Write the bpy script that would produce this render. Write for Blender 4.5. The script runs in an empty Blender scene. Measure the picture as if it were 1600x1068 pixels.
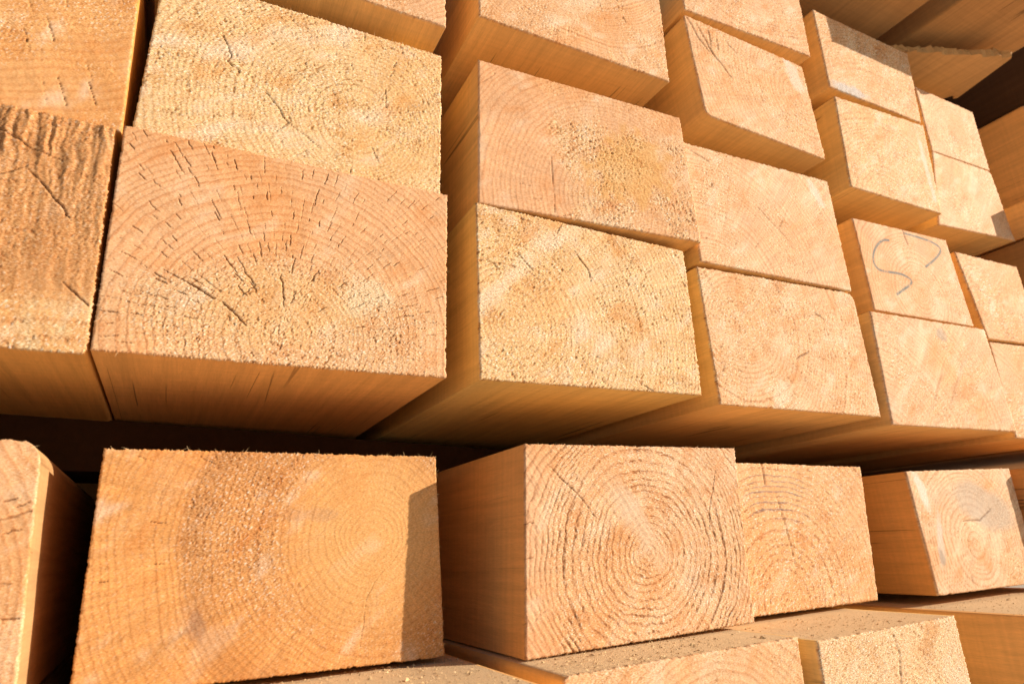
import bpy, math, random
import numpy as np
from mathutils import Matrix, Vector

# ------------------------------------------------------------------ camera, sky, sun, exposure
scene = bpy.context.scene
CAM = Vector((0.0, -0.385, 0.0))
RIGHT = Vector((0.89023884, -0.45281021, -0.04937324))
UP = Vector((-0.09307453, -0.28694523, 0.95341469))
FWD = Vector((0.44588332, 0.8441714, 0.29759489))
cam_data = bpy.data.cameras.new("camera")
cam_data.sensor_fit = 'HORIZONTAL'
cam_data.sensor_width = 36.0
cam_data.lens = 22.7587
cam_data.clip_start = 0.01
cam_data.clip_end = 500.0
cam_data.dof.use_dof = True
cam_data.dof.focus_distance = 0.50
cam_data.dof.aperture_fstop = 10.0
cam = bpy.data.objects.new("camera", cam_data)
scene.collection.objects.link(cam)
m3 = Matrix((RIGHT, UP, -FWD)).transposed()
cam.matrix_world = Matrix.Translation(CAM) @ m3.to_4x4()
scene.camera = cam

SUN_AZ, SUN_EL = 61.0, 20.8          # degrees: azimuth to the right of the stack's normal, height
az, el = math.radians(SUN_AZ), math.radians(SUN_EL)
to_sun = Vector((math.sin(az) * math.cos(el), -math.cos(az) * math.cos(el), math.sin(el)))
world = bpy.data.worlds.new("World")
scene.world = world
world.use_nodes = True
wn = world.node_tree
sky = wn.nodes.new('ShaderNodeTexSky')
sky.sky_type = 'NISHITA'
sky.sun_disc = False
sky.sun_elevation = el
sky.sun_rotation = math.atan2(to_sun.x, to_sun.y)
wn.links.new(sky.outputs[0], wn.nodes['Background'].inputs[0])
wn.nodes['Background'].inputs[1].default_value = 0.05
sun_data = bpy.data.lights.new("sun", 'SUN')
sun_data.energy = 5.0
sun_data.angle = math.radians(0.5)
sun_data.color = (1.0, 0.80, 0.59)
sun = bpy.data.objects.new("sun", sun_data)
sun.rotation_euler = to_sun.to_track_quat('Z', 'Y').to_euler()
sun.location = to_sun * 5
scene.collection.objects.link(sun)
vs = scene.view_settings
vs.view_transform = 'Standard'
vs.look = 'None'
vs.gamma = 1.0
vs.use_curve_mapping = False
vs.exposure = 0.27

random.seed(4)

# ------------------------------------------------------------------ noise in numpy
def _hash(ix, iy, seed):
    h = (ix.astype(np.uint32) * np.uint32(374761393) + iy.astype(np.uint32) * np.uint32(668265263)
         + np.uint32((seed * 2246822519 + 3266489917) & 0xffffffff))
    h = (h ^ (h >> np.uint32(13))) * np.uint32(1274126177)
    h = (h ^ (h >> np.uint32(16))) * np.uint32(2246822519)
    return h ^ (h >> np.uint32(15))

def pn(x, y, seed=0):
    """gradient noise, about -1..1"""
    x = np.asarray(x, dtype=np.float64); y = np.asarray(y, dtype=np.float64)
    x, y = np.broadcast_arrays(x, y)
    fx = np.floor(x); fy = np.floor(y)
    ix = fx.astype(np.int64); iy = fy.astype(np.int64)
    dx = x - fx; dy = y - fy
    def g(a, b):
        an = _hash(ix + a, iy + b, seed).astype(np.float64) * (2 * math.pi / 4294967296.0)
        return np.cos(an) * (dx - a) + np.sin(an) * (dy - b)
    sx = dx * dx * dx * (dx * (dx * 6 - 15) + 10)
    sy = dy * dy * dy * (dy * (dy * 6 - 15) + 10)
    a = g(0, 0); b = g(1, 0); c = g(0, 1); d = g(1, 1)
    a = a + sx * (b - a); c = c + sx * (d - c)
    return 1.5 * (a + sy * (c - a))

def fbm(x, y, seed=0, octv=3, gain=0.5):
    s = 0; a = 1.0; t = 0
    for i in range(octv):
        s = s + a * pn(x * 2 ** i, y * 2 ** i, seed + 17 * i); t += a; a *= gain
    return s / t

def sstep(a, b, x):
    t = np.clip((x - a) / (b - a), 0, 1)
    return t * t * (3 - 2 * t)

def lerp(a, b, t):
    return a + (b - a) * t

def lerpc(col, c, t):
    return col + (np.array(c) - col) * t[..., None]

# ------------------------------------------------------------------ materials
def new_mat(name):
    m = bpy.data.materials.new(name)
    m.use_nodes = True
    return m, m.node_tree.nodes, m.node_tree.links

def mat_end_grain():
    m, n, l = new_mat("sawn_end_grain")
    b = n['Principled BSDF']
    b.inputs['Roughness'].default_value = 0.72
    b.inputs['Specular IOR Level'].default_value = 0.25
    at = n.new('ShaderNodeAttribute'); at.attribute_name = 'wood'
    tc = n.new('ShaderNodeTexCoord')
    mpg = n.new('ShaderNodeMapping'); mpg.inputs['Rotation'].default_value = (0, math.radians(38), 0); mpg.inputs['Scale'].default_value = (.75, .3, 2.0)
    l.new(tc.outputs['Object'], mpg.inputs['Vector'])
    no = n.new('ShaderNodeTexNoise'); no.inputs['Scale'].default_value = 900; no.inputs['Detail'].default_value = 4; no.inputs['Roughness'].default_value = .62
    l.new(mpg.outputs[0], no.inputs['Vector'])
    mr = n.new('ShaderNodeMapRange')
    mr.inputs[1].default_value = 0.38; mr.inputs[2].default_value = 0.60
    for sock, lo, hi in ((3, .80, .42), (4, 1.12, 1.30)):       # torn fibres speckle more than clean-cut wood
        r_ = n.new('ShaderNodeMapRange'); r_.inputs[3].default_value = lo; r_.inputs[4].default_value = hi
        l.new(at.outputs['Alpha'], r_.inputs[0]); l.new(r_.outputs[0], mr.inputs[sock])
    l.new(no.outputs['Fac'], mr.inputs[0])
    mx = n.new('ShaderNodeVectorMath'); mx.operation = 'SCALE'
    l.new(at.outputs['Color'], mx.inputs[0]); l.new(mr.outputs[0], mx.inputs['Scale'])
    pw = n.new('ShaderNodeCombineXYZ')
    for c_, e_ in enumerate((.65, 1.1, 1.6)):                   # thin, torn spots are deeper orange
        p_ = n.new('ShaderNodeMath'); p_.operation = 'POWER'; p_.inputs[1].default_value = e_
        l.new(mr.outputs[0], p_.inputs[0]); l.new(p_.outputs[0], pw.inputs[c_])
    mm = n.new('ShaderNodeVectorMath'); mm.operation = 'MULTIPLY'
    l.new(at.outputs['Color'], mm.inputs[0]); l.new(pw.outputs[0], mm.inputs[1])
    l.new(mm.outputs[0], b.inputs['Base Color'])
    bu = n.new('ShaderNodeBump'); bu.inputs['Strength'].default_value = 0.35; bu.inputs['Distance'].default_value = 0.0003
    l.new(no.outputs['Fac'], bu.inputs['Height']); l.new(bu.outputs[0], b.inputs['Normal'])
    return m

def mat_side():
    """sawn long faces: grain drawn out along the beam (local Y), faint saw lines across it, a few checks"""
    m, n, l = new_mat("sawn_long_grain")
    b = n['Principled BSDF']
    b.inputs['Roughness'].default_value = 0.78
    b.inputs['Specular IOR Level'].default_value = 0.15
    at = n.new('ShaderNodeAttribute'); at.attribute_name = 'wood'
    tc = n.new('ShaderNodeTexCoord'); oi = n.new('ShaderNodeObjectInfo')
    sc = n.new('ShaderNodeMath'); sc.operation = 'MULTIPLY'; sc.inputs[1].default_value = 37.0
    l.new(oi.outputs['Random'], sc.inputs[0])
    ad = n.new('ShaderNodeVectorMath'); ad.operation = 'ADD'
    l.new(tc.outputs['Object'], ad.inputs[0]); l.new(sc.outputs[0], ad.inputs[1])
    def noise(scale, sx, detail, rough=0.5, dist=0.0):
        mp = n.new('ShaderNodeMapping'); mp.inputs['Scale'].default_value = sx
        l.new(ad.outputs[0], mp.inputs['Vector'])
        t = n.new('ShaderNodeTexNoise'); t.inputs['Scale'].default_value = scale
        t.inputs['Detail'].default_value = detail; t.inputs['Roughness'].default_value = rough
        t.inputs['Distortion'].default_value = dist
        l.new(mp.outputs[0], t.inputs['Vector'])
        return t.outputs['Fac']
    grain = noise(150, (1, 0.045, 1), 8, 0.72, 0.5)
    broad = noise(14, (1, 0.25, 1), 3, 0.5, 1.0)
    saw = noise(260, (0.04, 1, 0.04), 2, 0.6)
    fine = noise(1500, (1, 0.10, 1), 4, .7)
    def mrange(s, a, b_, c, d):
        r = n.new('ShaderNodeMapRange'); r.inputs[1].default_value = a; r.inputs[2].default_value = b_
        r.inputs[3].default_value = c; r.inputs[4].default_value = d
        l.new(s, r.inputs[0]); return r.outputs[0]
    def mul(a, b_):
        r = n.new('ShaderNodeMath'); r.operation = 'MULTIPLY'; l.new(a, r.inputs[0]); l.new(b_, r.inputs[1]); return r.outputs[0]
    k = mul(mul(mrange(grain, .3, .7, .80, 1.10), mrange(broad, .3, .7, .90, 1.06)),
            mul(mrange(saw, .3, .7, .95, 1.04), mrange(fine, .3, .7, .92, 1.06)))
    # long thin checks following the grain
    mp = n.new('ShaderNodeMapping'); mp.inputs['Scale'].default_value = (1, 0.022, 1)
    l.new(ad.outputs[0], mp.inputs['Vector'])
    ck = n.new('ShaderNodeTexNoise'); ck.inputs['Scale'].default_value = 34; ck.inputs['Detail'].default_value = 2
    l.new(mp.outputs[0], ck.inputs['Vector'])
    d = n.new('ShaderNodeMath'); d.operation = 'SUBTRACT'; d.inputs[1].default_value = 0.5; l.new(ck.outputs['Fac'], d.inputs[0])
    a_ = n.new('ShaderNodeMath'); a_.operation = 'ABSOLUTE'; l.new(d.outputs[0], a_.inputs[0])
    line = mrange(a_.outputs[0], 0.0015, 0.005, 1.0, 0.0)
    gate = mrange(noise(16, (1, 0.5, 1), 1), 0.595, 0.64, 0.0, 1.0)
    crack = mul(line, gate)
    # where sawdust and grit lie on top (attribute alpha) the grain is covered by a fine sandy speckle
    sand = mrange(noise(1100, (1, 1, 1), 4, .7), .35, .65, .72, 1.22)
    patch = mrange(noise(45, (1, .6, 1), 3), .38, .58, .35, 1.0)
    cov = mul(at.outputs['Alpha'], patch)
    def mixf(f_, a, b_):
        r = n.new('ShaderNodeMix'); r.data_type = 'FLOAT'; l.new(f_, r.inputs[0]); l.new(a, r.inputs[2]); l.new(b_, r.inputs[3]); return r.outputs[0]
    k = mixf(cov, k, sand)
    inv = n.new('ShaderNodeMath'); inv.operation = 'SUBTRACT'; inv.inputs[0].default_value = 1.0; l.new(at.outputs['Alpha'], inv.inputs[1])
    crack = mul(crack, inv.outputs[0])
    mx = n.new('ShaderNodeVectorMath'); mx.operation = 'SCALE'
    l.new(at.outputs['Color'], mx.inputs[0]); l.new(k, mx.inputs['Scale'])
    mc = n.new('ShaderNodeMix'); mc.data_type = 'RGBA'
    cf = n.new('ShaderNodeMath'); cf.operation = 'MULTIPLY'; cf.inputs[1].default_value = 0.6; l.new(crack, cf.inputs[0])
    l.new(cf.outputs[0], mc.inputs[0]); l.new(mx.outputs[0], mc.inputs[6]); mc.inputs[7].default_value = (0.10, 0.045, 0.018, 1)
    l.new(mc.outputs[2], b.inputs['Base Color'])
    hs = n.new('ShaderNodeMath'); hs.operation = 'SUBTRACT'
    l.new(k, hs.inputs[0]); l.new(crack, hs.inputs[1])
    bu = n.new('ShaderNodeBump'); bu.inputs['Strength'].default_value = 0.6; bu.inputs['Distance'].default_value = 0.0006
    l.new(hs.outputs[0], bu.inputs['Height']); l.new(bu.outputs[0], b.inputs['Normal'])
    return m

def mat_plain(name, c1, c2, scale, rough=0.85):
    m, n, l = new_mat(name)
    b = n['Principled BSDF']; b.inputs['Roughness'].default_value = rough
    tc = n.new('ShaderNodeTexCoord'); t = n.new('ShaderNodeTexNoise')
    t.inputs['Scale'].default_value = scale; t.inputs['Detail'].default_value = 6
    l.new(tc.outputs['Object'], t.inputs['Vector'])
    r = n.new('ShaderNodeValToRGB')
    r.color_ramp.elements[0].position = .3; r.color_ramp.elements[1].position = .7
    r.color_ramp.elements[0].color = (*c1, 1); r.color_ramp.elements[1].color = (*c2, 1)
    l.new(t.outputs['Fac'], r.inputs['Fac']); l.new(r.outputs[0], b.inputs['Base Color'])
    bu = n.new('ShaderNodeBump'); bu.inputs['Strength'].default_value = .4; bu.inputs['Distance'].default_value = .002
    l.new(t.outputs['Fac'], bu.inputs['Height']); l.new(bu.outputs[0], b.inputs['Normal'])
    return m

M_END = mat_end_grain()
M_SIDE = mat_side()
M_FIBRE = mat_plain("loose_wood_fibre", (.62, .43, .22), (.80, .62, .38), 300)
M_GROUND = mat_plain("packed_sandy_ground", (.60, .54, .46), (.72, .66, .57), 6)

# ------------------------------------------------------------------ the setting (below the frame)
def box_mesh(name, x0, x1, y0, y1, z0, z1):
    v = [(x0, y0, z0), (x1, y0, z0), (x1, y1, z0), (x0, y1, z0), (x0, y0, z1), (x1, y0, z1), (x1, y1, z1), (x0, y1, z1)]
    f = [(0, 3, 2, 1), (4, 5, 6, 7), (0, 1, 5, 4), (1, 2, 6, 5), (2, 3, 7, 6), (3, 0, 4, 7)]
    me = bpy.data.meshes.new(name); me.from_pydata(v, [], f); return me
me = bpy.data.meshes.new("ground")
GZ = -0.27
me.from_pydata([(-60, -60, GZ), (60, -60, GZ), (60, 60, GZ), (-60, 60, GZ)], [], [(0, 1, 2, 3)])
me.materials.append(M_GROUND)
ground = bpy.data.objects.new("ground", me); scene.collection.objects.link(ground)
ground["kind"] = "structure"

# ------------------------------------------------------------------ the beams
PALE = (0.78, 0.53, 0.29)
YELL = (0.78, 0.53, 0.26)
PINK = (0.79, 0.50, 0.30)
ORNG = (0.72, 0.385, 0.15)
BROWN = (0.58, 0.33, 0.15)

def crack_mask(U, V, segs, out):
    """segs: list of (polyline [(u,v)...], half width, strength); writes max into out"""
    nu, nv = U.shape
    for pts, w, st in segs:
        pts = np.array(pts)
        lo = pts.min(0) - 3 * w; hi = pts.max(0) + 3 * w
        sel = np.nonzero((U > lo[0]) & (U < hi[0]) & (V > lo[1]) & (V < hi[1]))
        if len(sel[0]) == 0:
            continue
        u = U[sel]; v = V[sel]
        seglen = np.r_[0, np.cumsum(np.hypot(*(pts[1:] - pts[:-1]).T))]
        tot = seglen[-1] + 1e-9
        best = np.zeros_like(u)
        for i in range(len(pts) - 1):
            a, b = pts[i], pts[i + 1]
            d = b - a; L2 = d @ d + 1e-12
            t = np.clip(((u - a[0]) * d[0] + (v - a[1]) * d[1]) / L2, 0, 1)
            dist = np.hypot(u - a[0] - t * d[0], v - a[1] - t * d[1])
            s = (seglen[i] + t * math.sqrt(L2)) / tot
            ww = w * (0.35 + 0.65 * np.sin(np.pi * np.clip(s, 0, 1)) ** 0.5)
            best = np.maximum(best, st * np.exp(-(dist / ww) ** 2))
        out[sel] = np.maximum(out[sel], best)

def radial_cracks(rng, pu, pv, ext, count, rmin, rmax, lmin, lmax, w, amin=0, amax=2 * math.pi, quant=0.0):
    """short drying checks on rays from the pith, as dashes between growth rings"""
    u0, u1, v0, v1 = ext
    segs = []
    tries = 0
    while len(segs) < count and tries < count * 30:
        tries += 1
        cu, cv = rng.uniform(u0, u1), rng.uniform(v0, v1)
        a = math.atan2(cv - pv, cu - pu) % (2 * math.pi); r = math.hypot(cu - pu, cv - pv)
        if not (rmin < r < rmax) or not (amin <= a <= amax or amin <= a - 2 * math.pi <= amax):
            continue
        if quant: r = (math.floor(r / quant) + rng.normal(.5, .15)) * quant
        cu, cv = pu + r * math.cos(a), pv + r * math.sin(a)
        if not (u0 < cu < u1 and v0 < cv < v1):
            continue
        L = rng.uniform(lmin, lmax)
        if rng.random() < .1: L *= 1.8
        k = 5; pts = []
        jit = rng.normal(0, .05)
        for i in range(k):
            rr = r + (i / (k - 1) - .5) * L
            aa = a + jit * (i / (k - 1) - .5) * L / max(r, .02) + rng.normal(0, .00022) / max(r, .01)
            pts.append((pu + rr * math.cos(aa), pv + rr * math.sin(aa)))
        segs.append((pts, w * rng.uniform(.6, 1.25), rng.uniform(.45, 1.0)))
    return segs

def lattice_cracks(rng, pu, pv, ext, rmin, rmax, band, space, prob, w, amin, amax):
    """checks in staggered rows: one dash per ray in each band of growth rings"""
    u0, u1, v0, v1 = ext; segs = []
    r = rmin
    while r < rmax:
        da = space / r; a = amin + rng.uniform(0, da)
        while a < amax:
            aa = a + rng.normal(0, .22) * da; rr = r + rng.normal(0, .22) * band
            cu, cv = pu + rr * math.cos(aa), pv + rr * math.sin(aa)
            if u0 < cu < u1 and v0 < cv < v1 and rng.random() < prob:
                L = band * min(2.3, rng.lognormal(-.25, .5)); tilt = rng.normal(0, .06); pts = []
                for i in range(5):
                    q = (i / 4 - .5) * L
                    an = aa + tilt
                    o = rng.normal(0, .00014)
                    pts.append((cu + q * math.cos(an) - o * math.sin(an), cv + q * math.sin(an) + o * math.cos(an)))
                segs.append((pts, w * rng.uniform(.6, 1.25), rng.uniform(.3, 1.0)))
            a += da
        r += band
    return segs

BEAMS = []
def timber(corners, y, label, yr=None, length=2.2, pith=(0, 0), ring=.0045, contrast=.5, rough=.4, rough_amp=1.0,
           rscale=16., base=PINK, rcol=None, cracks=None, extra=None, fdir=35., seed=1, saw=.3, saw_ang=40., dens=1.0,
           rnd=None, custom=None, polar=False, hairs=0, hair_edges='t', side=None, topc=None, rasp=1.0, smear=.3, name="squared_timber", wob=1.0,
           category="timber", group="squared timbers in the stack", ringh=.3, pitl=.35, rays=1.0, vivid=.8, punch=1.5):
    """one squared beam: a finely sawn front end (real relief) and four long sides running back along +Y"""
    rng = np.random.default_rng(seed)
    (xa, za), (xb, zb), (xc, zc), (xd, zd) = corners      # TL TR BR BL of the front end, world x,z
    yr = y if yr is None else yr
    ox = (xa + xb + xc + xd) / 4; oz = min(zc, zd)
    w = ((xb - xa) + (xc - xd)) / 2; h = ((za - zd) + (zb - zc)) / 2
    ctr = Vector((ox, (y + yr) / 2, oz + h / 2)); to = CAM - ctr; dist = to.length
    cosx = max(.3, math.sqrt(max(0.02, 1 - (to.x / dist) ** 2))); cosz = max(.3, math.sqrt(max(.02, 1 - (to.z / dist) ** 2)))
    stp = dist / 647.0 / 1.3 / dens
    nx = int(min(600, max(8, w * cosx / stp))); nz = int(min(420, max(8, h * cosz / stp)))
    s = np.linspace(0, 1, nx + 1); t = np.linspace(0, 1, nz + 1)
    S, T = np.meshgrid(s, t, indexing='ij')                # s left-right, t bottom-top
    U = S * w; V = T * h                                   # metric coordinates on the end, from its lower left
    # --- corner rounding: a map of the square onto itself with round corners
    Um, Vm = U.copy(), V.copy()
    for key, r in (rnd or {}).items():
        a = U if 'l' in key else w - U; b = V if 'b' in key else h - V
        sel = (a < r) & (b < r)
        p = np.stack([r - a[sel], r - b[sel]], -1)
        mm = p.max(-1); nn = np.hypot(p[:, 0], p[:, 1]) + 1e-12
        p = p * (mm / nn)[:, None]
        na, nb = r - p[:, 0], r - p[:, 1]
        Um[sel] = na if 'l' in key else w - na
        Vm[sel] = nb if 'b' in key else h - nb
    dl = Um; dr = w - Um; db = Vm; dt = h - Vm
    # --- pith in local coordinates
    pu, pv = pith[0] - (ox - w / 2), pith[1] - oz
    nz0 = fbm(U * 22, V * 22, seed, 3); nz1 = fbm(U * 70, V * 70, seed + 5, 3); nz2 = fbm(U * 250, V * 250, seed + 9, 2)
    R = np.hypot((U - pu), (V - pv)) + wob * (.0035 * nz0 + .0009 * nz1)
    ringv = ring * (1 + .0 * nz0)
    ph = R / ringv + .55 * np.sin(R / ringv * .37 + seed) + .35 * np.sin(R / ringv * .83 + 2 * seed)
    fr = ph - np.floor(ph)
    late = sstep(.45, .93, fr) * (1 - sstep(.95, 1.0, fr))
    vary = .55 + .45 * sstep(-.4, .5, fbm(R * 120 + 3, np.zeros_like(R) + seed, seed + 31, 2))
    late = late * vary
    # --- torn, fuzzy patches
    rm = sstep(1 - rough - .35, 1 - rough + .35, .5 + .62 * fbm(U * rscale, V * rscale, seed + 3, 3) + .13 * nz1)
    if rough >= .99: rm = np.clip(.84 + .70 * fbm(U * 17, V * 24, seed + 4, 2) + .45 * nz1, .08, 1)
    if custom and 'rough' in custom: rm = np.clip(custom['rough'](U, V, w, h, rm, nz0, nz1), 0, 1)
    fa = math.radians(fdir); cf, sf = math.cos(fa), math.sin(fa)
    A = U * cf + V * sf; B = -U * sf + V * cf
    A0, B0 = A, B
    if polar:
        th = np.arctan2(U - pu, -(V - pv) + 1e-9)
        A = th * np.maximum(R, .004); B = R
    warp = .0006 * nz2
    A = A + warp; B = B - warp
    g1 = pn(A * 520 / (1 + rasp), B * 640, seed + 40); g2 = pn(A * 1200 / (1 + rasp), B * 1250, seed + 41)
    g3 = pn(A * 170 / (1 + rasp), B * 230, seed + 42)
    grit = .42 * g1 + .62 * g2 + .28 * g3
    p1 = pn(A * 560 / (1 + .7 * rasp), B * 760, seed + 44); p2 = pn(A * 950 / (1 + .7 * rasp), B * 1250, seed + 45)
    loc = .22 * nz1 + .16 * nz0 + pitl * (late - .35)
    pits = np.maximum(sstep(.36, .66, p1 + 1.3 * loc), .75 * sstep(.32, .66, p2 + 1.2 * loc))
    tips = sstep(.30, .62, pn(A * 760 / (1 + .5 * rasp), B * 980, seed + 46) - .1 * nz1)
    th0 = np.arctan2(V - pv, U - pu)
    ray = .6 * pn(th0 * 85 + .3 * nz1, R * 16, seed + 95) + .4 * pn(th0 * 190, R * 30, seed + 96)
    rayb = pn(th0 * 16 + .4 * nz0, R * 9, seed + 97)
    cloud = fbm(A0 * 26, B0 * 55, seed + 98, 3)
    # --- saw lines
    sa = math.radians(saw_ang); q = U * math.cos(sa) + V * math.sin(sa) + .004 * nz0
    sl = pn(q * 420, q * 0 + seed, seed + 50) * .6 + pn(q * 900, nz0 * .4, seed + 51) * .4
    # --- checks
    ck = np.zeros_like(U)
    ext = (0.002, w - .002, .002, h - .002)
    segs = []
    for c in (cracks or []):
        segs += (lattice_cracks if 'band' in c else radial_cracks)(rng, pu, pv, ext, **c)
    for pts, ww, st in (extra or []):
        pts = [(px - (ox - w / 2), pz - oz) for px, pz in pts]
        ww *= .62 if dist < .62 else 1.0
        P = [pts[0]]
        for i in range(len(pts) - 1):
            a_, b_ = np.array(pts[i]), np.array(pts[i + 1])
            for k in range(1, 6):
                P.append(tuple(a_ + (b_ - a_) * k / 5 + (rng.normal(0, .0004, 2) if k < 5 else 0)))
        segs.append((P, ww, st))
    crack_mask(U + .00035 * pn(U * 500, V * 500, seed + 77), V + .00035 * pn(U * 500, V * 500, seed + 78), segs, ck)
    # --- relief (metres, positive = towards the viewer)
    H = (.00035 * nz0 + ringh * .00045 * (late - .35) * (1 - .3 * rm) + .00026 * saw * sl * (1 - .5 * rm)
         + .00008 * nz2)
    H += rough_amp * rm * (.00012 * grit - .0006 * pits + .00012 * tips)
    H += .00006 * grit * (1 - rm)
    H += rough_amp * rm * ringh * .0006 * (late - .4)
    H -= (.0012 + .001 * rm) * ck ** 1.3
    # --- colour of the wood itself
    col = np.ones(U.shape + (3,)) * np.array(base)
    col = col * (1 + .10 * nz0 + .06 * nz1 + .05 * nz2)[..., None]
    hue = fbm(U * 9 + 7, V * 9, seed + 60, 2)
    col = lerpc(col, np.array(base) * (.97, .80, .55), np.clip(.6 * sstep(-.1, .6, hue), 0, 1))
    ltint = np.array((.80, .62, .50))
    cl = np.clip(1.15 * contrast * late * (1 - .25 * rm), 0, 1)
    col = col * (1 + (ltint - 1) * cl[..., None])
    rc = np.array(rcol if rcol is not None else (base[0] * 1.04, base[1] * 1.06, base[2] * 1.0))
    col = lerpc(col, rc, .55 * rm)
    col = lerpc(col, np.array(base) * (.80, .60, .36), .50 * rm * sstep(.05, .6, fbm(U * 38 + 3, V * 38, seed + 61, 3)))
    col = col * (1 + (np.array((.56, .37, .22)) - 1) * (np.clip(pits * (.16 + .84 * rm) * min(1.1, rough_amp), 0, 1) * .72)[..., None])
    col = lerpc(col, (.92, .80, .63), .75 * tips * (.1 + .9 * rm) * (1 - pits))
    col = col * (1 + .16 * rm * g2 + .06 * g1)[..., None]
    sm = sstep(.1, .55, fbm(A0 * 14, B0 * 30, seed + 70, 3)) * smear
    col = lerpc(col, (.86, .70, .52), sm * .8)
    col = col * (1 + .13 * saw * sl * (1 - .4 * rm))[..., None]
    col = col * (1 + .09 * rays * ray + .05 * rayb)[..., None]
    dk = sstep(.1, .7, cloud) * vivid
    col = lerpc(col, np.array(base) * (.90, .66, .40), .45 * dk)
    col = lerpc(col, (.88, .72, .55), .42 * vivid * sstep(.12, .65, -cloud))
    if custom and 'color' in custom:
        col, H = custom['color'](U, V, w, h, ox - w / 2, oz, col, H, late, nz0, nz1, nz2, grit, rm)
    mcol = col.reshape(-1, 3).mean(0)
    col = mcol * np.clip(col / mcol, .05, 3) ** punch
    col = col * (1 + (np.array((.26, .14, .08)) - 1) * np.clip(1.1 * ck ** 1.5, 0, 1)[..., None])
    col = np.clip(col, .01, .88)
    # --- ragged arris
    ed = np.minimum(np.minimum(dl, dr), np.minimum(db, dt))
    eb = np.clip(1 - ed / .0011, 0, 1)
    edge_n = fbm(U * 300, V * 300, seed + 80, 2) * .35 + pn(U * 1100, V * 1100, seed + 81) * .75
    H -= eb ** 2 * (.0005 + .0004 * edge_n + .0006 * np.clip(nz1, 0, 1))
    Uc, Vc = Um.copy(), Vm.copy()                          # clean outline, used behind the frayed arris
    amp = .00065 + .00060 * rm * min(1, rough_amp)
    big = .0018 * np.clip(pn((U + V) * 130, (U - V) * 130, seed + 83) - .30, 0, 1)
    Um = Um + (np.exp(-dl / .0015) - np.exp(-dr / .0015)) * (amp * edge_n + big)
    Vm = Vm + (np.exp(-db / .0015) - np.exp(-dt / .0015)) * (amp * edge_n + big)
    s2, t2 = Um / w, Vm / h
    X = (1 - t2) * ((1 - s2) * xd + s2 * xc) + t2 * ((1 - s2) * xa + s2 * xb)
    Z = (1 - t2) * ((1 - s2) * zd + s2 * zc) + t2 * ((1 - s2) * za + s2 * zb)
    Yb = y + (yr - y) * s2
    s3, t3 = Uc / w, Vc / h
    XC = (1 - t3) * ((1 - s3) * xd + s3 * xc) + t3 * ((1 - s3) * xa + s3 * xb)
    ZC = (1 - t3) * ((1 - s3) * zd + s3 * zc) + t3 * ((1 - s3) * za + s3 * zb)
    Y = Yb - H
    # --- assemble the mesh
    nv = (nx + 1) * (nz + 1)
    co = np.stack([X, Y, Z], -1).reshape(-1, 3)
    idx = np.arange(nv).reshape(nx + 1, nz + 1)
    q = np.stack([idx[:-1, :-1], idx[1:, :-1], idx[1:, 1:], idx[:-1, 1:]], -1).reshape(-1, 4)
    loop = np.r_[idx[:, 0], idx[-1, 1:], idx[-2::-1, -1], idx[0, -2:0:-1]]   # round the rim
    nl = len(loop)
    depths = [.0009, .003, .009, .03, .09, .25, length]
    rimc = co[loop]; rimx = XC.reshape(-1)[loop]; rimz = ZC.reshape(-1)[loop]; rcol_ = col.reshape(-1, 3)[loop]
    cx_, cz_ = X.mean(), Z.mean()
    nrm = np.stack([rimc[:, 0] - cx_, rimc[:, 2] - cz_], -1); nrm /= np.linalg.norm(nrm, axis=1)[:, None]
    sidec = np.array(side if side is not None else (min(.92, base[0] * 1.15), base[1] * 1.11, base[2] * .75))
    allco = [co]; allcol = [col.reshape(-1, 3)]; rma = rm.reshape(-1); allq = [q]; prev = loop; off = nv; dust = []
    per = np.arange(nl) * (2 * (w + h) / nl)
    for k, dd in enumerate(depths):
        ring_ = rimc.copy(); fc = (0, .7, 1, 1, 1, 1, 1)[k]
        ring_[:, 0] += (rimx - ring_[:, 0]) * fc; ring_[:, 2] += (rimz - ring_[:, 2]) * fc
        ring_[:, 1] = (y + (yr - y) * (rimc[:, 0] - xa) / w) + dd if k else np.maximum(rimc[:, 1], y + (yr - y) * (rimc[:, 0] - xa) / w) + dd
        n_ = .00030 * pn(per * 40, per * 0 + dd * 15, seed + 90) + .00003 * pn(per * 300, per * 0 + dd * 40, seed + 91)
        ring_[:, 0] += nrm[:, 0] * n_; ring_[:, 2] += nrm[:, 1] * n_
        ids = np.arange(off, off + nl); off += nl
        allco.append(ring_)
        f_ = min(1, dd / .003)
        sc_ = np.tile(sidec, (nl, 1)); du_ = np.zeros(nl)
        if topc is not None: du_[nx + nz + 3:2 * nx + nz - 2] = 1.0
        dust.append(du_)
        if topc is not None: sc_[nx + nz + 3:2 * nx + nz - 2] = topc
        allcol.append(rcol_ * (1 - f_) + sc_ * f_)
        allq.append(np.stack([prev, ids, np.roll(ids, -1), np.roll(prev, -1)], -1))
        prev = ids
    co = np.concatenate(allco); co -= np.array((ox, y, oz)); colr = np.concatenate(allcol); qd = np.concatenate(allq)
    nq = len(qd)
    me = bpy.data.meshes.new(name)
    me.vertices.add(len(co)); me.vertices.foreach_set('co', co.astype(np.float32).ravel())
    me.loops.add(nq * 4 + nl); me.polygons.add(nq + 1)
    me.loops.foreach_set('vertex_index', np.r_[qd.ravel(), prev[::-1]].astype(np.int32))
    me.polygons.foreach_set('loop_start', np.r_[np.arange(nq) * 4, nq * 4].astype(np.int32))
    mi = np.ones(nq + 1, np.int32); mi[:len(q)] = 0
    me.polygons.foreach_set('material_index', mi)
    me.polygons.foreach_set('use_smooth', np.ones(nq + 1, bool))
    a = me.attributes.new('wood', 'FLOAT_COLOR', 'POINT')
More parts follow.
